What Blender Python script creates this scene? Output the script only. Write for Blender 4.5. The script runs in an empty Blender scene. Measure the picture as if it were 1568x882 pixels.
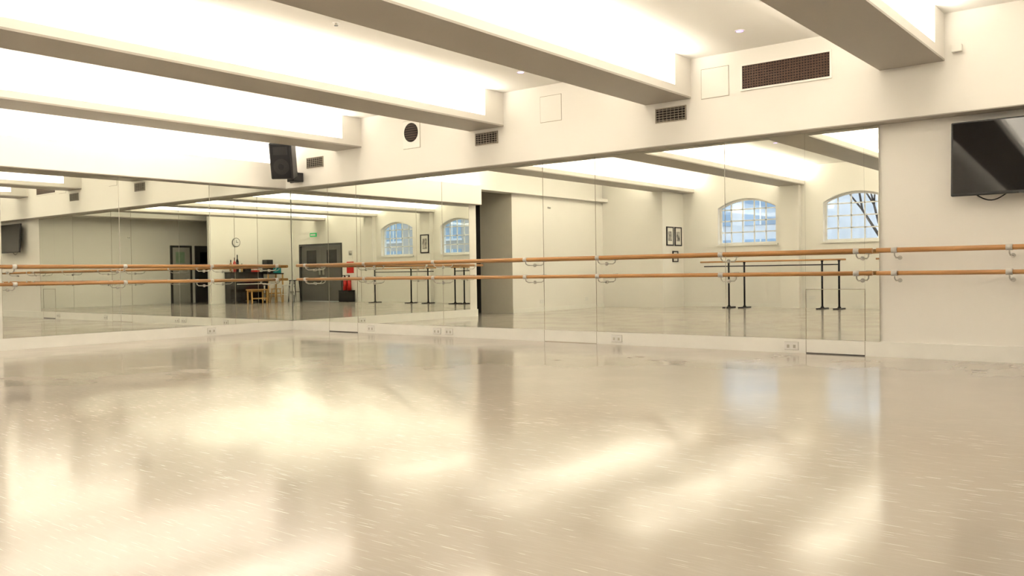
import bpy, bmesh, math, random
from mathutils import Vector, Matrix
random.seed(4)
C = bpy.context.scene.collection

# ------------------------------------------------------------------ materials
def mat(name, col, rough=0.6, metal=0.0, noise=0.0, nscale=8.0, bump=0.0, bscale=60.0, spec=0.5, emit=None, estr=0.0, coat=0.0):
    m = bpy.data.materials.new(name); m.use_nodes = True
    nt = m.node_tree; b = nt.nodes['Principled BSDF']
    b.inputs['Base Color'].default_value = (*col, 1)
    b.inputs['Roughness'].default_value = rough
    b.inputs['Metallic'].default_value = metal
    b.inputs['Specular IOR Level'].default_value = spec
    b.inputs['Coat Weight'].default_value = coat
    if emit:
        b.inputs['Emission Color'].default_value = (*emit, 1)
        b.inputs['Emission Strength'].default_value = estr
    tc = nt.nodes.new('ShaderNodeTexCoord')
    if noise > 0:
        n = nt.nodes.new('ShaderNodeTexNoise'); n.inputs['Scale'].default_value = nscale; n.inputs['Detail'].default_value = 4
        nt.links.new(tc.outputs['Object'], n.inputs['Vector'])
        r = nt.nodes.new('ShaderNodeValToRGB')
        r.color_ramp.elements[0].position = .3; r.color_ramp.elements[1].position = .7
        r.color_ramp.elements[0].color = (*[max(0, c*(1-noise)) for c in col], 1)
        r.color_ramp.elements[1].color = (*[min(1, c*(1+noise)) for c in col], 1)
        nt.links.new(n.outputs['Fac'], r.inputs['Fac'])
        nt.links.new(r.outputs['Color'], b.inputs['Base Color'])
    if bump > 0:
        n = nt.nodes.new('ShaderNodeTexNoise'); n.inputs['Scale'].default_value = bscale; n.inputs['Detail'].default_value = 3
        nt.links.new(tc.outputs['Object'], n.inputs['Vector'])
        bp = nt.nodes.new('ShaderNodeBump'); bp.inputs['Strength'].default_value = bump; bp.inputs['Distance'].default_value = .01
        nt.links.new(n.outputs['Fac'], bp.inputs['Height']); nt.links.new(bp.outputs['Normal'], b.inputs['Normal'])
    return m

M_wall = mat('cream_paint', (.86, .83, .77), .55, noise=.012, nscale=1.2, bump=.03, bscale=40)
M_ceil = mat('ceiling_paint', (.87, .85, .80), .7, noise=.01, nscale=1.0)
M_soffit_shade = mat('soffit_shade_tone', (.43, .395, .34), .5, noise=.02, nscale=1.5)  # shade under the beams is put into this darker colour
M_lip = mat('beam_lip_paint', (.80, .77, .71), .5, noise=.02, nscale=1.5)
M_skirt = mat('skirting_paint', (.88, .86, .80), .4, noise=.02, nscale=5)
M_return_shade = mat('shaded_return_tone', (.60, .56, .47), .6, noise=.03, nscale=3)  # grey carries the shade on the opening's return wall
M_unlit = mat('unlit_corridor_tone', (.03, .03, .03), .7, noise=.03, nscale=3)  # near-black colour stands in for the unlit depth of the corridor
M_black = mat('black_plastic', (.012, .012, .013), .4, noise=.1, nscale=20)
M_blackm = mat('black_metal', (.02, .02, .022), .35, .6, noise=.1, nscale=20)
M_gloss = mat('tv_screen_glass', (.004, .004, .005), .04, noise=.05, nscale=4, spec=.6, coat=.3)
M_doorglass = mat('door_glass', (.02, .02, .02), .1, noise=.05, nscale=4)
M_piano = mat('piano_lacquer', (.01, .009, .009), .12, noise=.1, nscale=5, coat=.5)
M_white = mat('white_plastic', (.8, .78, .74), .35, noise=.02, nscale=10)
M_clamp = mat('grey_clamp_plastic', (.52, .50, .46), .35, noise=.02, nscale=10)
M_gap = mat('shadow_gap_rubber', (.05, .045, .04), .7, noise=.1, nscale=10)
M_chrome = mat('brushed_steel', (.55, .53, .48), .35, .9, noise=.05, nscale=30)
M_door = mat('grey_door_paint', (.13, .125, .115), .45, noise=.05, nscale=4)
M_dframe = mat('dark_door_frame', (.05, .048, .045), .45, noise=.05, nscale=4)
M_red = mat('red_enamel', (.6, .02, .015), .35, noise=.05, nscale=10)
M_green = mat('exit_sign_green', (.02, .4, .12), .4, noise=.05, nscale=10, emit=(.05, .8, .25), estr=.25)
M_sage = mat('sage_notice_card', (.25, .36, .24), .6, noise=.1, nscale=10)
M_teal = mat('teal_plastic', (.02, .3, .33), .4, noise=.05, nscale=10)
M_brownm = mat('brown_grille_metal', (.085, .045, .028), .5, .3, noise=.2, nscale=60)
M_slat = mat('grille_slat_metal', (.35, .31, .24), .5, .2, noise=.1, nscale=30)
M_joint = mat('mirror_joint_seal', (.46, .43, .36), .5, noise=.1, nscale=30)
M_void = mat('duct_interior', (.015, .01, .008), .8, noise=.1, nscale=10)
M_paper = mat('photo_print', (.35, .33, .3), .5, noise=.9, nscale=9)
M_mount = mat('picture_mount_card', (.8, .78, .72), .7, noise=.02, nscale=10)
M_spot = mat('downlight_lens', (.8, .75, 1), .4, noise=.02, emit=(.36, .22, 1.0), estr=2.2)
M_skyw = mat('painted_facade', (.7, .7, .72), .8, noise=.08, nscale=2)
M_bark = mat('tree_bark', (.07, .05, .04), .9, noise=.3, nscale=20)
M_pavement = mat('pavement', (.3, .29, .27), .9, noise=.2, nscale=3)
M_fglass = mat('facade_glass', (.30, .40, .52), .1, noise=.2, nscale=1)

def wood(name, c1, c2, rough=.35, axis=1):
    m = bpy.data.materials.new(name); m.use_nodes = True
    nt = m.node_tree; b = nt.nodes['Principled BSDF']
    tc = nt.nodes.new('ShaderNodeTexCoord'); mp = nt.nodes.new('ShaderNodeMapping')
    s = [40, 40, 40]; s[axis] = 1.5
    mp.inputs['Scale'].default_value = s
    n = nt.nodes.new('ShaderNodeTexNoise'); n.inputs['Scale'].default_value = 1; n.inputs['Detail'].default_value = 5
    r = nt.nodes.new('ShaderNodeValToRGB')
    r.color_ramp.elements[0].position = .3; r.color_ramp.elements[1].position = .7
    r.color_ramp.elements[0].color = (*c1, 1); r.color_ramp.elements[1].color = (*c2, 1)
    nt.links.new(tc.outputs['Object'], mp.inputs['Vector']); nt.links.new(mp.outputs['Vector'], n.inputs['Vector'])
    nt.links.new(n.outputs['Fac'], r.inputs['Fac']); nt.links.new(r.outputs['Color'], b.inputs['Base Color'])
    b.inputs['Roughness'].default_value = rough
    return m
M_barY = wood('barre_wood_y', (.37, .175, .055), (.53, .275, .10), .35, 1)
M_barX = wood('barre_wood_x', (.30, .14, .045), (.46, .235, .085), .35, 0)
M_bench = wood('bench_wood', (.5, .28, .09), (.65, .4, .16), .4, 0)

# mirror
M_mirror = bpy.data.materials.new('mirror_glass'); M_mirror.use_nodes = True
nt = M_mirror.node_tree; b = nt.nodes['Principled BSDF']
b.inputs['Metallic'].default_value = 1; b.inputs['Roughness'].default_value = 0.0
tc = nt.nodes.new('ShaderNodeTexCoord'); n = nt.nodes.new('ShaderNodeTexNoise'); n.inputs['Scale'].default_value = .8
r = nt.nodes.new('ShaderNodeValToRGB')
r.color_ramp.elements[0].color = (.83, .85, .79, 1); r.color_ramp.elements[1].color = (.84, .86, .80, 1)
nt.links.new(tc.outputs['Object'], n.inputs['Vector']); nt.links.new(n.outputs['Fac'], r.inputs['Fac']); nt.links.new(r.outputs['Color'], b.inputs['Base Color'])

# floor vinyl
M_floor = bpy.data.materials.new('dance_vinyl'); M_floor.use_nodes = True
nt = M_floor.node_tree; b = nt.nodes['Principled BSDF']
L = nt.links.new
tc = nt.nodes.new('ShaderNodeTexCoord')
n1 = nt.nodes.new('ShaderNodeTexNoise'); n1.inputs['Scale'].default_value = .9; n1.inputs['Detail'].default_value = 4; n1.inputs['Roughness'].default_value = .5
L(tc.outputs['Object'], n1.inputs['Vector'])
r1 = nt.nodes.new('ShaderNodeValToRGB')
r1.color_ramp.elements[0].position = .3; r1.color_ramp.elements[1].position = .72
r1.color_ramp.elements[0].color = (.385, .340, .288, 1); r1.color_ramp.elements[1].color = (.405, .358, .304, 1)
L(n1.outputs['Fac'], r1.inputs['Fac'])
def scratch(rot, sx, sy, lo, hi):
    mp = nt.nodes.new('ShaderNodeMapping'); mp.inputs['Rotation'].default_value = (0, 0, rot); mp.inputs['Scale'].default_value = (sx, sy, 1)
    n = nt.nodes.new('ShaderNodeTexNoise'); n.inputs['Scale'].default_value = 1; n.inputs['Detail'].default_value = 1; n.inputs['Distortion'].default_value = .15
    rr = nt.nodes.new('ShaderNodeMapRange'); rr.inputs['From Min'].default_value = lo; rr.inputs['From Max'].default_value = hi
    L(tc.outputs['Object'], mp.inputs['Vector']); L(mp.outputs['Vector'], n.inputs['Vector']); L(n.outputs['Fac'], rr.inputs['Value'])
    return rr.outputs['Result']
s1 = scratch(.6, 150, 5, .62, .80); s2 = scratch(-.9, 140, 5, .62, .80); s3 = scratch(1.9, 130, 6, .62, .80)
a1 = nt.nodes.new('ShaderNodeMath'); a1.operation = 'MAXIMUM'; L(s1, a1.inputs[0]); L(s2, a1.inputs[1])
a2 = nt.nodes.new('ShaderNodeMath'); a2.operation = 'MAXIMUM'; L(a1.outputs[0], a2.inputs[0]); L(s3, a2.inputs[1])
# scuffs concentrate in the middle of the dance area and fade towards the mirrored walls
sx = nt.nodes.new('ShaderNodeSeparateXYZ'); L(tc.outputs['Object'], sx.inputs[0])
fx = nt.nodes.new('ShaderNodeMapRange'); fx.inputs['From Min'].default_value = 4.5; fx.inputs['From Max'].default_value = 7.0; fx.inputs['To Min'].default_value = 1; fx.inputs['To Max'].default_value = 0
L(sx.outputs['X'], fx.inputs['Value'])
fy = nt.nodes.new('ShaderNodeMapRange'); fy.inputs['From Min'].default_value = 6.0; fy.inputs['From Max'].default_value = 9.0; fy.inputs['To Min'].default_value = 1; fy.inputs['To Max'].default_value = 0
L(sx.outputs['Y'], fy.inputs['Value'])
fm = nt.nodes.new('ShaderNodeMath'); fm.operation = 'MULTIPLY'; L(fx.outputs['Result'], fm.inputs[0]); L(fy.outputs['Result'], fm.inputs[1])
a3 = nt.nodes.new('ShaderNodeMath'); a3.operation = 'MULTIPLY'; L(a2.outputs[0], a3.inputs[0]); L(fm.outputs[0], a3.inputs[1])
mx = nt.nodes.new('ShaderNodeMixRGB'); mx.blend_type = 'MIX'; mx.inputs['Color2'].default_value = (.56, .51, .44, 1)
sc = nt.nodes.new('ShaderNodeMath'); sc.operation = 'MULTIPLY'; sc.inputs[1].default_value = .40; L(a3.outputs[0], sc.inputs[0])
L(sc.outputs[0], mx.inputs['Fac']); L(r1.outputs['Color'], mx.inputs['Color1']); L(mx.outputs['Color'], b.inputs['Base Color'])
n2 = nt.nodes.new('ShaderNodeTexNoise'); n2.inputs['Scale'].default_value = 1.6; n2.inputs['Detail'].default_value = 3; n2.inputs['Roughness'].default_value = .5
L(tc.outputs['Object'], n2.inputs['Vector'])
rr = nt.nodes.new('ShaderNodeMapRange'); rr.inputs['From Min'].default_value = .38; rr.inputs['From Max'].default_value = .62
rr.inputs['To Min'].default_value = .105; rr.inputs['To Max'].default_value = .15
L(n2.outputs['Fac'], rr.inputs['Value'])
ad = nt.nodes.new('ShaderNodeMath'); ad.operation = 'MULTIPLY_ADD'; ad.inputs[1].default_value = .22; L(a3.outputs[0], ad.inputs[0]); L(rr.outputs['Result'], ad.inputs[2])
L(ad.outputs[0], b.inputs['Roughness'])
b.inputs['Specular IOR Level'].default_value = .31

# brick
M_brick = bpy.data.materials.new('brickwork'); M_brick.use_nodes = True
nt = M_brick.node_tree; b = nt.nodes['Principled BSDF']
tc = nt.nodes.new('ShaderNodeTexCoord'); mp = nt.nodes.new('ShaderNodeMapping'); mp.inputs['Rotation'].default_value = (math.pi/2, 0, math.pi/2)
bt = nt.nodes.new('ShaderNodeTexBrick'); bt.inputs['Scale'].default_value = 4
bt.inputs['Color1'].default_value = (.40, .16, .10, 1); bt.inputs['Color2'].default_value = (.32, .12, .08, 1); bt.inputs['Mortar'].default_value = (.45, .4, .35, 1)
nt.links.new(tc.outputs['Object'], mp.inputs['Vector']); nt.links.new(mp.outputs['Vector'], bt.inputs['Vector']); nt.links.new(bt.outputs['Color'], b.inputs['Base Color'])

# window glass: mostly clear thin pane
M_pane = bpy.data.materials.new('window_pane_glass'); M_pane.use_nodes = True
nt = M_pane.node_tree; nt.nodes.clear()
o = nt.nodes.new('ShaderNodeOutputMaterial'); t = nt.nodes.new('ShaderNodeBsdfTransparent'); g = nt.nodes.new('ShaderNodeBsdfGlossy')
t.inputs['Color'].default_value = (.93, .96, 1, 1); g.inputs['Roughness'].default_value = .02
ms = nt.nodes.new('ShaderNodeMixShader'); ms.inputs['Fac'].default_value = .06
nt.links.new(t.outputs[0], ms.inputs[1]); nt.links.new(g.outputs[0], ms.inputs[2]); nt.links.new(ms.outputs[0], o.inputs[0])

# ------------------------------------------------------------------ mesh builder
class MB:
    def __init__(s): s.bm = bmesh.new(); s.mats = []
    def mi(s, m):
        if m not in s.mats: s.mats.append(m)
        return s.mats.index(m)
    def box(s, x0, x1, y0, y1, z0, z1, m, M=None, bev=0):
        r = bmesh.ops.create_cube(s.bm, size=1)
        vs = r['verts']
        T = Matrix.Translation(((x0+x1)/2, (y0+y1)/2, (z0+z1)/2)) @ Matrix.Diagonal((x1-x0, y1-y0, z1-z0, 1))
        bmesh.ops.transform(s.bm, matrix=T, verts=vs)
        fs = {f for v in vs for f in v.link_faces}
        i = s.mi(m)
        for f in fs: f.material_index = i
        if bev:
            es = list({e for v in vs for e in v.link_edges})
            rb = bmesh.ops.bevel(s.bm, geom=es, offset=bev, segments=2, affect='EDGES', profile=.5)
            vs = list({v for f in rb['faces'] for v in f.verts} | {v for v in vs if v.is_valid})
            for f in {f for v in vs for f in v.link_faces}: f.material_index = i
        if M is not None: bmesh.ops.transform(s.bm, matrix=M, verts=vs)
        return s
    def cyl(s, p0, p1, r, m, r2=None, seg=16, M=None):
        p0 = Vector(p0); p1 = Vector(p1); d = p1-p0
        q = d.to_track_quat('Z', 'Y').to_matrix().to_4x4()
        T = Matrix.Translation((p0+p1)/2) @ q
        if M is not None: T = M @ T
        rr = bmesh.ops.create_cone(s.bm, cap_ends=True, segments=seg, radius1=r, radius2=r if r2 is None else r2, depth=d.length, matrix=T)
        i = s.mi(m)
        for f in {f for v in rr['verts'] for f in v.link_faces}:
            f.material_index = i; f.smooth = len(f.verts) == 4
        return s
    def tube(s, pts, r, m, seg=10):
        for a, c in zip(pts[:-1], pts[1:]): s.cyl(a, c, r, m, seg=seg)
        i = s.mi(m)
        for p in pts[1:-1]:
            rr = bmesh.ops.create_uvsphere(s.bm, u_segments=seg, v_segments=6, radius=r, matrix=Matrix.Translation(p))
            for f in {f for v in rr['verts'] for f in v.link_faces}: f.material_index = i; f.smooth = True
        return s
    def done(s, name, parent=None):
        me = bpy.data.meshes.new(name); s.bm.to_mesh(me); s.bm.free()
        for m in s.mats: me.materials.append(m)
        ob = bpy.data.objects.new(name, me); C.objects.link(ob)
        if parent: ob.parent = parent
        return ob

def box(name, *a, **k): return MB().box(*a, **k).done(name)

def plate(name, outer, holes, depth, m, x):
    """flat panel with holes in the YZ plane at world x .. x+depth"""
    cu = bpy.data.curves.new(name, 'CURVE'); cu.dimensions = '2D'; cu.fill_mode = 'BOTH'; cu.extrude = depth/2
    for loop in [outer]+holes:
        sp = cu.splines.new('POLY'); sp.points.add(len(loop)-1); sp.use_cyclic_u = True
        for p, c in zip(sp.points, loop): p.co = (c[0], c[1], 0, 1)
    tmp = bpy.data.objects.new(name+'_c', cu); C.objects.link(tmp)
    bpy.context.view_layer.update()
    me = bpy.data.meshes.new_from_object(tmp.evaluated_get(bpy.context.evaluated_depsgraph_get()))
    bpy.data.objects.remove(tmp)
    R = Matrix(((0, 0, 1, x+depth/2), (1, 0, 0, 0), (0, 1, 0, 0), (0, 0, 0, 1)))
    me.transform(R); me.materials.clear(); me.materials.append(m)
    ob = bpy.data.objects.new(name, me); C.objects.link(ob); return ob

# ------------------------------------------------------------------ dimensions
XM, YL, XW, YR, YB = 9.45, 12.35, -1.6, -2.0, -4.4
ZC, ZB, ZK = 3.35, 2.90, 2.39
XF = 9.22        # bulkhead face
XP = -.5         # face of corner pier block
SK = .155
OX = 3.3         # opening far jamb

# floor / ceiling / walls
box('floor', XW-.3, XM+.2, YB-.2, 15.2, -.1, 0, M_floor)
box('ceiling', XW-.3, XM+.2, YB-.2, 15.2, ZC, ZC+.12, M_ceil)
box('wall_right', XM, XM+.15, YB-.15, YL+.15, 0, ZC, M_wall)
MB().box(4.55, XM, YL, YL+.15, 0, ZC, M_wall).box(OX, 4.55, YL, YL+.15, 2.72, ZC, M_wall).box(XW-.2, OX, YL, YL+.15, 0, ZC, M_wall).done('wall_left')
# corridor behind opening
MB().box(OX-.1, OX, YL+.15, 13.3, 0, ZC, M_return_shade).box(OX-.1, OX, 13.3, 15, 0, ZC, M_unlit).box(4.55, 4.65, YL+.15, 15, 0, ZC, M_wall).box(OX-.1, 4.65, 15, 15.1, 0, ZC, M_unlit).box(OX, OX+.003, YL+.001, YL+.15, 0, 2.72, M_return_shade).done('wall_corridor')
box('wall_pier', XW, XP, 10.6, YL, 0, ZC, M_wall)
box('wall_rear', XW, XM, YB-.15, YB, 0, ZC, M_wall)
box('wall_partition', XW, 1.9, YR-.12, YR, 0, ZC, M_wall)

# window wall
WINS = [8.88, 6.25, 3.5]
ww, zs, zt, zc_ = 1.5, 1.55, 2.46, 2.68
def arch(yc, w, z0, z1, z2, n=14):
    s_ = z2-z1; R = (w*w/4+s_*s_)/(2*s_)
    pts = [(yc-w/2, z0), (yc+w/2, z0)]
    for i in range(n+1):
        y = w/2-w*i/n
        pts.append((yc+y, z1+math.sqrt(max(0, R*R-y*y))-(R-s_)))
    return pts
D0, D1, DH = -1.65, .75, 2.08
holes = [arch(y, ww, zs, zt, zc_) for y in WINS]+[[(D0, .0005), (D1, .0005), (D1, DH), (D0, DH)]]
plate('wall_window_side', [(YB-.15, 0), (YL+.15, 0), (YL+.15, ZC), (YB-.15, ZC)], holes, .25, M_wall, XW-.25)

for k, yc in enumerate(WINS):
    emp = bpy.data.objects.new('window_%d' % (k+1), None); C.objects.link(emp)
    fr = plate('frame', arch(yc, ww, zs, zt, zc_), [arch(yc, ww-.1, zs+.05, zt-.01, zc_-.05)], .06, M_white, XW-.17); fr.parent = emp
    mb = MB(); s_ = zc_-zt; R = (ww*ww/4+s_*s_)/(2*s_)
    top = lambda y: zt+math.sqrt(max(0, R*R-y*y))-(R-s_)-.03
    for i in range(1, 5):
        y = -ww/2+ww*i/5
        mb.box(XW-.155, XW-.125, yc+y-.014, yc+y+.014, zs+.03, top(y), M_white)
    for i in range(1, 4):
        z = zs+(zc_-zs)*i/4+.02
        mb.box(XW-.155, XW-.125, yc-ww/2+.03, yc+ww/2-.03, z-.014, z+.014, M_white)
    o = mb.done('muntins'); o.parent = emp
    g = plate('pane', arch(yc, ww-.1, zs+.05, zt-.01, zc_-.05), [], .004, M_pane, XW-.142); g.parent = emp
    box('trim_%d' % (k+1), XW, XW+.05, yc-ww/2-.05, yc+ww/2+.05, zs-.04, zs, M_skirt)

# pilasters below the beams on window wall
BEAMS = [(-3.45, -2.85), (-.72, -.12), (1.98, 2.58), (4.66, 5.26), (7.44, 8.05), (10.28, 10.88)]
for (a, c) in BEAMS[2:5]:
    box('wall_pilaster', XW, XW+.16, a+.08, c-.08, 0, ZB-.002, M_wall)

# bulkhead over the mirror
MB().box(XF, XM, YB, YL, ZK+.01, ZC, M_wall).box(XF+.002, XM, YB, YL, ZK, ZK+.01, M_soffit_shade).done('wall_bulkhead')  # thin dark board added underneath as a painted shadow line above the mirror
MB().box(4.55, XF, YL-.17, YL, ZK+.01, 2.72, M_wall).box(4.55, XF, YL-.168, YL, ZK, ZK+.01, M_soffit_shade).box(XP, XF, YL-.17, YL, 2.72, 2.75, M_wall).box(XP, XF, YL-.17, YL-.15, 2.75, 2.80, M_wall).done('wall_cove_ledge')  # dark underside strip paints the shadow line here too

# skirting
MB().box(XM-.03, XM, YB, YL, 0, SK, M_skirt).done('baseboard_right')
MB().box(4.55, XM-.03, YL-.03, YL, 0, SK, M_skirt).done('baseboard_left')
MB().box(XP, OX, YL-.015, YL, 0, .1, M_skirt).done('baseboard_left_far')
MB().box(XW, XW+.015, D1+.1, 10.6, 0, .1, M_skirt).done('baseboard_window_side')
MB().box(XW+.1, 1.9, YR, YR+.015, 0, .1, M_skirt).done('baseboard_rear')

# beams
def led(x0, x1, y0, y1, z, W):
    ld = bpy.data.lights.new('led_strip_light', 'AREA'); ld.shape = 'RECTANGLE'
    ld.size = x1-x0; ld.size_y = y1-y0; ld.energy = W; ld.color = LEDC
    o = bpy.data.objects.new('led_strip_light', ld); C.objects.link(o)
    o.location = ((x0+x1)/2, (y0+y1)/2, z); o.rotation_euler = (math.pi, 0, 0)
LEDC = (1, .93, .83)
EP = 155
for (a, c) in BEAMS:
    m_ = (a+c)/2
    mb = MB()
    XE = XF-.38
    mb.box(XW, XF, a, c, ZB, ZB+.02, M_soffit_shade)
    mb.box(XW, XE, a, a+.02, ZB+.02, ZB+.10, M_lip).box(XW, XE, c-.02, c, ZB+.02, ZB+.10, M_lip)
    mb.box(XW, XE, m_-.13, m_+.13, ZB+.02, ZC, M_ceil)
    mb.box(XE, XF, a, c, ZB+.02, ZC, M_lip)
    mb.done('ceiling_beam')
    for (p, q) in ((a+.04, m_-.15), (m_+.15, c-.04)):
        if a > -3: led(XW+.1, XE-.05, p, q, ZB+.04, EP)
led(4.6, XF-.1, YL-.13, YL-.02, 2.76, 60)

# downlights / sprinkler
for (x, y) in [(8.45, 3.72), (8.4, 6.5), (2.5, 3.72), (2.5, 6.5), (8.4, 9.2)]:
    MB().cyl((x, y, ZC-.008), (x, y, ZC), .05, M_white, seg=24).cyl((x, y, ZC-.010), (x, y, ZC-.006), .036, M_spot, seg=24).done('recessed_downlight')
MB().cyl((5.58, 6.55, ZC-.01), (5.58, 6.55, ZC), .035, M_white).cyl((5.58, 6.55, ZC-.03), (5.58, 6.55, ZC-.01), .012, M_chrome).cyl((5.58, 6.55, ZC-.034), (5.58, 6.55, ZC-.03), .02, M_blackm).done('fire_sprinkler')

# ------------------------------------------------------------------ mirrors
G = .001
ys = [2.65, 4.35, 6.12, 6.95, 8.79, 10.66, 11.36, YL-.012]
mx0, mx1 = XM-.022, XM-.001
for a, c in zip(ys[:-1], ys[1:]):
    z0 = SK+.002
    if a == 2.65:   # panel with access hatch cut in lower part
        MB().box(mx0, mx1, a+G, 2.80-G, z0, ZK-.004, M_mirror).box(mx0, mx1, 2.80, 3.42, .70, ZK-.004, M_mirror).box(mx0, mx1, 3.42+G, c-G, z0, ZK-.004, M_mirror).done('mirror_panel')
        MB().box(mx0, mx1, 2.80+.004, 3.42-.004, z0, .694, M_mirror).done('mirror_access_hatch')
    else:
        MB().box(mx0, mx1, a+G, c-G, z0, ZK-.004, M_mirror).done('mirror_panel')
xs = [4.8, 6.39, 7.86, XM-.03]
for a, c in zip(xs[:-1], xs[1:]):
    MB().box(a+G, c-G, YL-.022, YL-.001, SK+.002, ZK-.004, M_mirror).done('mirror_panel')
mb = MB()
for y in (11.36, 10.66, 6.95, 6.12, 3.42, 2.80):
    mb.box(XM-.0315, XM-.0301, y-.003, y+.003, .005, SK, M_slat)
for a, c in ((10.66, 11.36), (2.80, 3.42)):
    mb.box(XM-.0315, XM-.0301, a, c, .0, .012, M_gap)
mb.box(XM-.0315, XM-.0301, 6.12, 6.95, .0, .006, M_slat)
mb.done('trim_concealed_door_gap')
mb = MB()
for y in ys[:-1]: mb.box(XM-.0245, XM-.0222, y-.003, y+.003, SK+.002, ZK-.004, M_slat if y in (11.36, 10.66, 6.95, 6.12) else M_joint)
mb.box(XM-.0245, XM-.0222, 2.8, 3.42, .694, .701, M_slat).box(XM-.0245, XM-.0222, 2.796, 2.803, SK+.002, .70, M_slat).box(XM-.0245, XM-.0222, 3.417, 3.424, SK+.002, .70, M_slat)
mb.done('trim_mirror_joint')
mb = MB()
for x in xs[:-1]: mb.box(x-.003, x+.003, YL-.0245, YL-.0222, SK+.002, ZK-.004, M_joint)
mb.done('trim_mirror_joint_left')
MB().cyl((XM-.022, 6.85, 1.78), (XM-.045, 6.85, 1.78), .012, M_chrome).done('mirror_pull_handle')

# sockets on skirting
def sock(x, y, alongx):
    mb = MB()
    if alongx:
        yy = y
        mb.box(x-.075, x+.075, yy-.012, yy, .035, .12, M_white, bev=.003)
        mb.box(x-.078, x+.078, yy-.002, yy, .032, .123, M_joint)
        for s in (-.035, .035): mb.box(x+s-.014, x+s+.014, yy-.0135, yy-.012, .055, .09, M_joint)
    else:
        mb.box(x-.012, x, y-.075, y+.075, .035, .12, M_white, bev=.003)
        mb.box(x-.002, x, y-.078, y+.078, .032, .123, M_joint)
        for s in (-.035, .035): mb.box(x-.0135, x-.012, y+s-.014, y+s+.014, .055, .09, M_joint)
    mb.done('power_socket')
for y in (10.35, 8.92, 8.68, 5.82, 3.58): sock(XM-.03, y, False)
for x in (7.85,): sock(x, YL-.03, True)
for x in (2.2, .3):
    MB().box(x-.075, x+.075, YL-.01, YL, .2, .285, M_white, bev=.003).done('power_socket')
MB().box(XW, XW+.01, 7.2, 7.35, .2, .285, M_white, bev=.003).done('power_socket')

# ------------------------------------------------------------------ barres
BO = .23
def bracket_main(mb, y, z, m):
    x = XM-BO
    mb.cyl((x, y-.028, z), (x, y+.028, z), .029, M_clamp, seg=20)
    mb.tube([Vector((x, y, z-.02)), Vector((x+.01, y, z-.055)), Vector((x+.06, y, z-.075)), Vector((XM-.026, y, z-.075))], .007, M_chrome)
    mb.cyl((XM-.032, y, z-.075), (XM-.0252, y, z-.075), .022, M_chrome)
def bracket_left(mb, x, z, m):
    y = YL-BO
    mb.cyl((x-.028, y, z), (x+.028, y, z), .029, M_clamp, seg=20)
    mb.tube([Vector((x, y, z-.02)), Vector((x, y+.01, z-.055)), Vector((x, y+.06, z-.075)), Vector((x, YL-.026, z-.075))], .007, M_chrome)
    mb.cyl((x, YL-.032, z-.075), (x, YL-.0252, z-.075), .022, M_chrome)
BY = [11.7, 10.26, 8.78, 7.1, 5.96, 4.31, 2.82, 2.45, 1.44, .1, -1.2]
BX = [4.87, 6.35, 7.74, 8.95]
for z, rr_ in ((1.095, .025), (.865, .022)):
    mb = MB()
    mb.cyl((XM-BO, -1.6, z), (XM-BO, 2.62, z), rr_, M_barY, seg=20)
    mb.cyl((XM-BO, 2.66, z), (XM-BO, 11.92, z), rr_, M_barY, seg=20)
    for y in BY: bracket_main(mb, y, z, M_white)
    mb.done('ballet_barre')
    mb = MB()
    mb.cyl((4.62, YL-BO, z), (9.02, YL-BO, z), rr_, M_barX, seg=20)
    for x in BX: bracket_left(mb, x, z, M_white)
    mb.done('ballet_barre')

# portable barres near windows
def portable(y0, y1, x, posts, z=1.12):
    mb = MB()
    mb.cyl((x, y0, z), (x, y1, z), .02, M_barY); mb.cyl((x, posts[0], z-.11), (x, y1-.1, z-.11), .013, M_blackm)
    for y in posts:
        mb.cyl((x, y, .02), (x, y, z-.02), .022, M_blackm)
        mb.cyl((x, y, z-.04), (x, y, z-.012), .03, M_blackm)
        mb.box(x-.24, x+.24, y-.07, y+.07, 0, .025, M_blackm, bev=.008)
        mb.cyl((x, y, .02), (x, y, .06), .05, M_blackm, r2=.025)
    mb.done('portable_ballet_barre')
portable(6.35, 9.9, -1.15, (6.50, 6.88, 8.75, 9.15))
portable(2.6, 5.7, -1.15, (2.9, 4.6, 5.35))

# ------------------------------------------------------------------ wall fittings on bulkhead
def grille(y, z, w, h, n=5):
    mb = MB(); x = XF
    mb.box(x-.004, x, y-w/2, y+w/2, z-h/2, z+h/2, M_void)
    mb.box(x-.014, x-.004, y-w/2, y+w/2, z+h/2-.012, z+h/2, M_slat).box(x-.014, x-.004, y-w/2, y+w/2, z-h/2, z-h/2+.012, M_slat)
    mb.box(x-.014, x-.004, y-w/2, y-w/2+.012, z-h/2+.012, z+h/2-.012, M_slat).box(x-.014, x-.004, y+w/2-.012, y+w/2, z-h/2+.012, z+h/2-.012, M_slat)
    for i in range(n):
        zz = z-h/2+.012+(h-.024)*(i+.5)/n
        mb.box(x-.012, x-.004, y-w/2+.012, y+w/2-.012, zz-.003, zz+.003, M_slat)
    k = int(w/.05)
    for i in range(1, k):
        yy = y-w/2+w*i/k
        mb.box(x-.0125, x-.005, yy-.0015, yy+.0015, z-h/2+.012, z+h/2-.012, M_slat)
    mb.done('air_vent_grille')
grille(4.92, 2.75, .40, .17); grille(7.74, 2.77, .40, .17); grille(11.4, 2.77, .42, .17)
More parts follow.
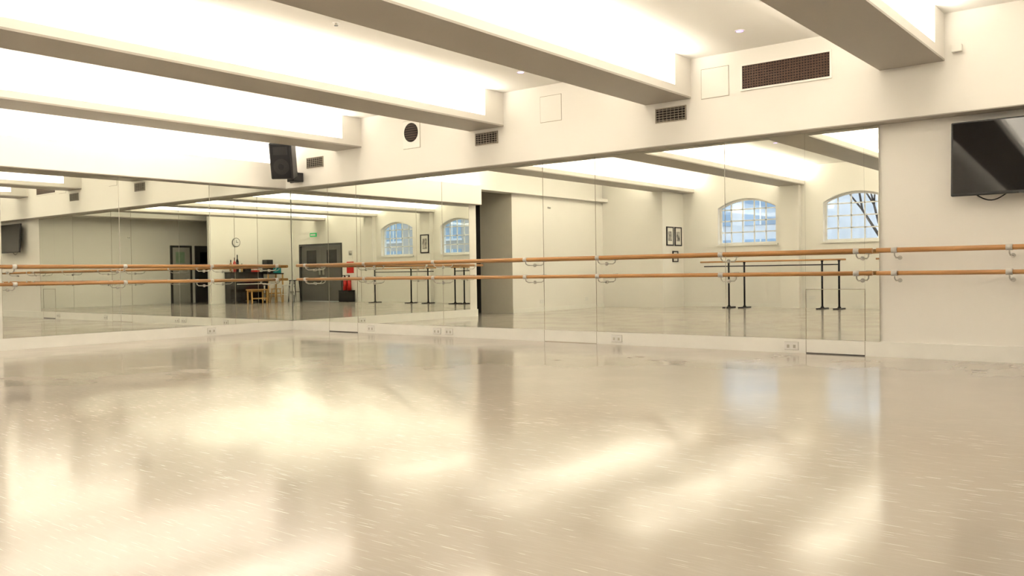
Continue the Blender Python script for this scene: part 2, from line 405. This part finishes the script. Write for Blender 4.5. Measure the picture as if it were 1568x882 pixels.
# large brown mesh vent
mb = MB(); y0, y1, z0, z1 = 3.07, 4.03, 2.915, 3.17
mb.box(XF-.005, XF, y0, y1, z0, z1, M_void)
for i in range(33):
    yy = y0+(y1-y0)*i/32; mb.box(XF-.012, XF-.006, yy-.006, yy+.006, z0, z1, M_brownm)
for i in range(10):
    zz = z0+(z1-z0)*i/9; mb.box(XF-.0125, XF-.0065, y0, y1, zz-.006, zz+.006, M_brownm)
mb.box(XF-.018, XF, y0-.02, y0, z0-.02, z1+.02, M_skirt).box(XF-.018, XF, y1, y1+.02, z0-.02, z1+.02, M_skirt).box(XF-.018, XF, y0, y1, z1, z1+.02, M_skirt).box(XF-.018, XF, y0, y1, z0-.02, z0, M_skirt)
mb.done('air_return_vent')
# round extractor on square plate
mb = MB(); y, z = 9.18, 3.01
mb.box(XF-.004, XF, y-.176, y+.176, z-.236, z+.176, M_joint)
mb.box(XF-.012, XF-.004, y-.17, y+.17, z-.23, z+.17, M_skirt, bev=.003)
mb.cyl((XF-.02, y, z), (XF-.012, y, z), .14, M_void, seg=32)
for i in range(7):
    zz = z-.105+.035*i; hw = math.sqrt(max(0, .135**2-(zz-z)**2))
    mb.box(XF-.026, XF-.020, y-hw, y+hw, zz-.004, zz+.004, M_brownm)
mb.done('round_extractor_vent')
# access hatches (thin wall panels)
for i, (y, z) in enumerate(((6.65, 3.04), (4.36, 3.04))):
    mb = MB(); mb.box(XF-.003, XF-.0005, y-.17, y+.17, z-.17, z+.17, M_slat); mb.box(XF-.007, XF-.003, y-.164, y+.164, z-.164, z+.164, M_wall)
    mb.done('wall_access_hatch')
box('wall_sensor', XF-.06, XF, 1.82, 1.91, 2.96, 3.03, M_wall, bev=.005)

# ------------------------------------------------------------------ speaker
S = Matrix.Translation((8.82, 11.70, 2.80)) @ Matrix.Rotation(math.radians(38), 4, 'Z') @ Matrix.Rotation(math.radians(-14), 4, 'Y')
emp = bpy.data.objects.new('loudspeaker', None); C.objects.link(emp)
mb = MB()
mb.box(-.16, .14, -.18, .18, -.29, .29, M_black, M=S, bev=.02)
mb.box(-.168, -.158, -.155, .155, -.265, .265, M_blackm, M=S)
mb.cyl((-.172, 0, -.09), (-.166, 0, -.09), .125, M_black, seg=28, M=S)
mb.cyl((-.176, 0, -.09), (-.171, 0, -.09), .05, M_blackm, seg=20, M=S)
mb.box(-.175, -.167, -.11, .11, .10, .22, M_black, M=S)
mb.done('cabinet', emp)
MB().tube([Vector((8.90, 11.80, 2.78)), Vector((9.02, 11.88, 2.62)), Vector((9.1, 11.93, 2.57)), Vector((XF-.01, 11.95, 2.57))], .018, M_blackm).box(XF-.02, XF, 11.86, 12.04, 2.48, 2.66, M_black).box(9.0, XF-.02, 11.68, 11.86, 2.47, 2.62, M_black, bev=.01).done('wall_bracket', emp)

# ------------------------------------------------------------------ TV
T = Matrix.Translation((XM-.165, 1.31, 1.955)) @ Matrix.Rotation(math.radians(3), 4, 'Y')
mb = MB()
mb.box(-.02, .025, -.63, .63, -.36, .35, M_black, M=T, bev=.008)
mb.box(-.0225, -.0195, -.612, .612, -.335, .335, M_gloss, M=T)
mb.box(.02, .05, -.3, .3, -.2, .2, M_black, M=T)
mb.box(-.03, -.02, -.05, .05, -.362, -.35, M_black, M=T)
pts = [Vector((XM-.15, 1.75-.30*i/12, 1.62-.075*math.sin(math.pi*i/12))) for i in range(13)]
mb.tube(pts, .006, M_black, seg=8)
mb.done('television')
MB().box(XM-.02, XM-.001, 1.1, 1.52, 1.82, 2.12, M_blackm).box(XM-.115, XM-.02, 1.15, 1.19, 1.95, 1.99, M_blackm).box(XM-.115, XM-.02, 1.43, 1.47, 1.95, 1.99, M_blackm).done('tv_wall_bracket')

# ------------------------------------------------------------------ pictures
def frame_x(x0, x1, z0, z1, y, name='picture_frame'):      # faces -Y at plane y
    mb = MB(); t = .03
    mb.box(x0, x1, y-.025, y, z0, z0+t, M_black).box(x0, x1, y-.025, y, z1-t, z1, M_black).box(x0, x0+t, y-.025, y, z0+t, z1-t, M_black).box(x1-t, x1, y-.025, y, z0+t, z1-t, M_black)
    mb.box(x0+t, x1-t, y-.012, y, z0+t, z1-t, M_mount); w = (x1-x0)*.25; h = (z1-z0)*.25
    mb.box(x0+w, x1-w, y-.014, y-.012, z0+h, z1-h, M_paper); mb.done(name)
frame_x(-1.05, -.69, 1.55, 2.03, 10.6); frame_x(-1.48, -1.12, 1.55, 2.03, 10.6); frame_x(-1.28, -1.0, 1.14, 1.42, 10.6)
def frame_y(y0, y1, z0, z1, x):
    mb = MB(); t = .035
    mb.box(x, x+.025, y0, y1, z0, z0+t, M_black).box(x, x+.025, y0, y1, z1-t, z1, M_black).box(x, x+.025, y0, y0+t, z0+t, z1-t, M_black).box(x, x+.025, y1-t, y1, z0+t, z1-t, M_black)
    mb.box(x, x+.012, y0+t, y1-t, z0+t, z1-t, M_mount); w = (y1-y0)*.25; h = (z1-z0)*.22
    mb.box(x+.012, x+.014, y0+w, y1-w, z0+h, z1-h, M_paper); mb.done('wall_picture')
frame_y(4.77, 5.15, 1.6, 2.2, XW+.161)

# ------------------------------------------------------------------ double door on window wall
def leafdoor(name, y0, y1, x):
    emp = bpy.data.objects.new(name, None); C.objects.link(emp)
    mb = MB(); f = .07
    mb.box(x-.14, x+.01, y0, y0+f, 0, DH, M_dframe).box(x-.14, x+.01, y1-f, y1, 0, DH, M_dframe).box(x-.14, x+.01, y0+f, y1-f, DH-f, DH, M_dframe)
    mb.done('frame', emp)
    ym = (y0+y1)/2
    for a, c, s in ((y0+f+.003, ym-.002, 1), (ym+.002, y1-f-.003, -1)):
        mb = MB(); z1 = DH-f-.005; w0, w1 = a+.28, c-.28
        mb.box(x-.10, x-.055, a, c, .005, 1.35, M_door).box(x-.10, x-.055, a, c, 1.85, z1, M_door)
        mb.box(x-.10, x-.055, a, w0, 1.35, 1.85, M_door).box(x-.10, x-.055, w1, c, 1.35, 1.85, M_door)
        mb.box(x-.08, x-.075, w0, w1, 1.35, 1.85, M_doorglass)
        yy = c-.1 if s == 1 else a+.1
        mb.box(x-.055, x-.05, yy-.04, yy+.04, .95, 1.25, M_chrome)
        mb.tube([Vector((x-.05, yy, .98)), Vector((x-.01, yy, .98)), Vector((x-.01, yy, 1.22)), Vector((x-.05, yy, 1.22))], .01, M_chrome)
        mb.done('leaf', emp)
leafdoor('door_1', D0, D1, XW)
MB().box(XW, XW+.03, -.98, -.62, 2.34, 2.48, M_green).box(XW+.03, XW+.031, -.94, -.66, 2.38, 2.44, M_white).done('exit_sign')
def door_rear(name, x0, x1, y, m):
    emp = bpy.data.objects.new(name, None); C.objects.link(emp)
    mb = MB(); f = .07
    mb.box(x0, x0+f, y, y+.06, 0, 2.08, M_dframe).box(x1-f, x1, y, y+.06, 0, 2.08, M_dframe).box(x0+f, x1-f, y, y+.06, 2.01, 2.08, M_dframe); mb.done('frame', emp)
    mb = MB(); mb.box(x0+f, x1-f, y, y+.035, .003, 2.01, m)
    mb.box(x0+.28, x1-.2, y+.035, y+.038, 1.45, 1.85, M_sage if m is M_greyd else M_doorglass)
    mb.tube([Vector((x0+.14, y+.035, 1.02)), Vector((x0+.14, y+.07, 1.02)), Vector((x0+.26, y+.07, 1.02))], .01, M_chrome); mb.done('leaf', emp)
M_greyd = mat('pale_grey_door', (.42, .41, .37), .45, noise=.05, nscale=4)
door_rear('door_2', 1.12, 1.95, YB, M_greyd); door_rear('door_3', .2, .98, YB, M_dframe)

# clock
M_rim = mat('clock_rim_metal', (.2, .19, .18), .4, .5, noise=.05, nscale=20)
MB().cyl((.85, YR, 2.13), (.85, YR+.03, 2.13), .16, M_rim, seg=32).cyl((.85, YR+.03, 2.13), (.85, YR+.032, 2.13), .138, M_white, seg=32).box(.842, .858, YR+.032, YR+.036, 2.12, 2.22, M_black).box(.77, .86, YR+.032, YR+.036, 2.122, 2.138, M_black).done('wall_clock')

# piano
mb = MB(); x0, x1 = -.02, 1.33
mb.box(x0, x1, YR+.02, YR+.36, .06, 1.06, M_piano, bev=.008)
mb.box(x0-.02, x1+.02, YR+.02, YR+.40, 1.06, 1.09, M_piano, bev=.006)
mb.box(x0, x1, YR+.36, YR+.62, .60, .66, M_piano, bev=.006)
mb.box(x0, x0+.07, YR+.36, YR+.62, .66, .76, M_piano).box(x1-.07, x1, YR+.36, YR+.62, .66, .76, M_piano)
mb.box(x0+.07, x1-.07, YR+.46, YR+.61, .66, .685, M_white)
for i in range(36):
    if i % 7 in (2, 6): continue
    xx = x0+.09+(x1-x0-.18)*i/36; mb.box(xx+.012, xx+.024, YR+.46, YR+.55, .685, .697, M_black)
for xx in (x0+.01, x1-.07):
    mb.box(xx, xx+.06, YR+.54, YR+.60, .0, .60, M_piano); mb.box(xx, xx+.06, YR+.02, YR+.62, 0, .06, M_piano)
for i in range(3): mb.box((x0+x1)/2-.1+.08*i, (x0+x1)/2-.07+.08*i, YR+.36, YR+.44, .08, .095, M_chrome)
mb.done('upright_piano')
mb = MB(); bx0, bx1, by0, by1 = .35, 1.05, YR+.82, YR+1.14
mb.box(bx0, bx1, by0, by1, .45, .49, M_bench, bev=.005)
for xx in (bx0+.03, bx1-.07):
    for yy in (by0+.02, by1-.06): mb.box(xx, xx+.04, yy, yy+.04, 0, .45, M_bench)
mb.box(bx0+.07, bx1-.07, by0+.03, by0+.05, .39, .45, M_bench).box(bx0+.07, bx1-.07, by1-.05, by1-.03, .15, .19, M_bench)
mb.done('wooden_bench')
zt0 = 1.092
def bottle(x, y, m, h=.3, r=.035, z=zt0):
    MB().cyl((x, y, z), (x, y, z+h*.6), r, m).cyl((x, y, z+h*.6), (x, y, z+h*.8), r, m, r2=r*.35).cyl((x, y, z+h*.8), (x, y, z+h), r*.35, M_black).done('bottle')
bottle(1.2, YR+.2, M_barX, .42, .05); bottle(1.05, YR+.2, M_red, .50, .05); bottle(.92, YR+.17, M_black, .60, .05); bottle(.78, YR+.22, M_bench, .3)
MB().box(.45, .68, YR+.08, YR+.30, zt0, zt0+.2, M_black, bev=.01).cyl((.565, YR+.305, zt0+.1), (.565, YR+.30, zt0+.1), .07, M_blackm).done('portable_radio')
MB().box(.12, .36, YR+.1, YR+.32, zt0, zt0+.06, M_red).box(.13, .35, YR+.11, YR+.31, zt0+.06, zt0+.11, M_white).box(.12, .34, YR+.1, YR+.30, zt0+.11, zt0+.16, M_red).done('book_stack')
mb = MB()
mb.box(-.78, -.1, YR+.05, YR+.5, 1.0, 1.04, M_black)
for xx in (-.77, -.15):
    for yy in (YR+.06, YR+.45): mb.box(xx, xx+.04, yy, yy+.04, 0, 1.0, M_bench)
mb.box(-.77, -.11, YR+.06, YR+.49, .3, .33, M_bench)
mb.done('side_table')
MB().box(-.4, -.14, YR+.12, YR+.4, 1.04, 1.52, M_black, bev=.01).cyl((-.27, YR+.40, 1.3), (-.27, YR+.405, 1.3), .06, M_blackm).cyl((-.27, YR+.40, 1.15), (-.27, YR+.405, 1.15), .09, M_blackm).done('bookshelf_speaker')
MB().box(-.75, -.46, YR+.15, YR+.4, 1.04, 1.24, M_teal, bev=.01).box(-.755, -.455, YR+.145, YR+.405, 1.24, 1.27, M_black).done('storage_box')
def stool(x, y, h, m, w=.17):
    mb = MB(); mb.box(x-w, x+w, y-w, y+w, h-.03, h, m, bev=.008)
    for sx in (-1, 1):
        for sy in (-1, 1): mb.cyl((x+sx*w*1.1, y+sy*w*1.1, 0.0), (x+sx*w*.75, y+sy*w*.75, h-.03), .016, m)
        mb.cyl((x+sx*w*.95, y-w*.95, h*.45), (x+sx*w*.95, y+w*.95, h*.45), .011, m)
    mb.done('stool')
stool(-.62, -1.05, .62, M_white, .17); stool(-.10, -1.05, .5, M_bench, .13); stool(-1.1, -1.3, .78, M_blackm, .15)

# fire point
mb = MB(); mb.box(XW, XW+.02, 1.0, 1.35, 1.0, 1.4, M_red).box(XW+.02, XW+.021, 1.05, 1.3, 1.2, 1.32, M_white).done('fire_safety_sign')
for y in (1.07, 1.29):
    MB().cyl((XW+.17, y, .40), (XW+.17, y, .80), .075, M_red, seg=20).cyl((XW+.17, y, .80), (XW+.17, y, .87), .075, M_red, r2=.03, seg=20).cyl((XW+.17, y, .87), (XW+.17, y, .93), .025, M_black).box(XW+.15, XW+.3, y-.01, y+.01, .91, .93, M_black).tube([Vector((XW+.19, y, .89)), Vector((XW+.28, y+.02, .8)), Vector((XW+.27, y+.02, .55))], .01, M_black).done('fire_extinguisher')
MB().box(XW+.04, XW+.34, .92, 1.44, 0, .36, M_black, bev=.01).box(XW+.04, XW+.34, .92, 1.44, .36, .4, M_blackm).done('extinguisher_stand')
MB().box(XW, XW+.008, 1.08, 1.3, 1.5, 1.8, M_white).box(XW+.008, XW+.009, 1.1, 1.28, 1.62, 1.78, M_paper).done('wall_notice')

# ------------------------------------------------------------------ outside
box('ground', -40, XW-.3, -25, 40, -.2, -.05, M_pavement)
mb = MB(); mb.box(-16, -12, -9, 3.0, -.05, 4.2, M_brick)
for y in range(-8, 2, 2):
    for z in (.9, 2.6): mb.box(-12.02, -11.98, y, y+1.1, z, z+1.2, M_fglass).box(-12.0, -11.95, y-.08, y+1.18, z-.1, z, M_skyw).box(-12, -11.96, y+.52, y+.58, z, z+1.2, M_white)
mb.done('brick_building')
mb = MB(); mb.box(-20, -16.5, 11, 34, -.05, 4.6, M_skyw)
for y in range(12, 33, 2):
    for z in (.8, 2.8): mb.box(-16.52, -16.46, y, y+1.4, z, z+1.4, M_fglass).box(-16.47, -16.42, y+.67, y+.73, z, z+1.4, M_white)
mb.done('pale_building')
mb = MB()
def branch(p, d, l, r, n):
    q = p+d*l; mb.cyl(p, q, r, M_bark, r2=r*.65, seg=7)
    if n:
        for _ in range(3):
            dd = (d+Vector((random.uniform(-.5, .5), random.uniform(-.8, .8), random.uniform(-.2, .5)))).normalized()
            branch(q, dd, l*.72, r*.6, n-1)
branch(Vector((-9, 7.6, -.05)), Vector((0, 0.05, 1)), 1.7, .085, 5)
mb.done('bare_tree')

# world
w = bpy.data.worlds.new('world'); bpy.context.scene.world = w; w.use_nodes = True
bg = w.node_tree.nodes['Background']; bg.inputs['Color'].default_value = (.80, .89, 1, 1); bg.inputs['Strength'].default_value = 2.6

# ------------------------------------------------------------------ camera
cam = bpy.data.cameras.new('camera'); co = bpy.data.objects.new('camera', cam); C.objects.link(co)
cam.sensor_width = 36; cam.lens = 36*1340/1568; cam.clip_end = 200; cam.clip_start = .05
yaw = math.radians(38.5); p = math.atan(22.9/1340); th = .0143
F = Vector((math.cos(yaw)*math.cos(p), math.sin(yaw)*math.cos(p), -math.sin(p)))
R0 = Vector((math.sin(yaw), -math.cos(yaw), 0)); U0 = R0.cross(F)
R = R0*math.cos(th)-U0*math.sin(th); U = U0*math.cos(th)+R0*math.sin(th)
m = Matrix((R, U, -F)).transposed().to_4x4(); m.translation = (0, 0, .92)
co.matrix_world = m
bpy.context.scene.camera = co
sc_ = bpy.context.scene
sc_.view_settings.view_transform = 'Standard'; sc_.view_settings.look = 'None'; sc_.view_settings.exposure = 0
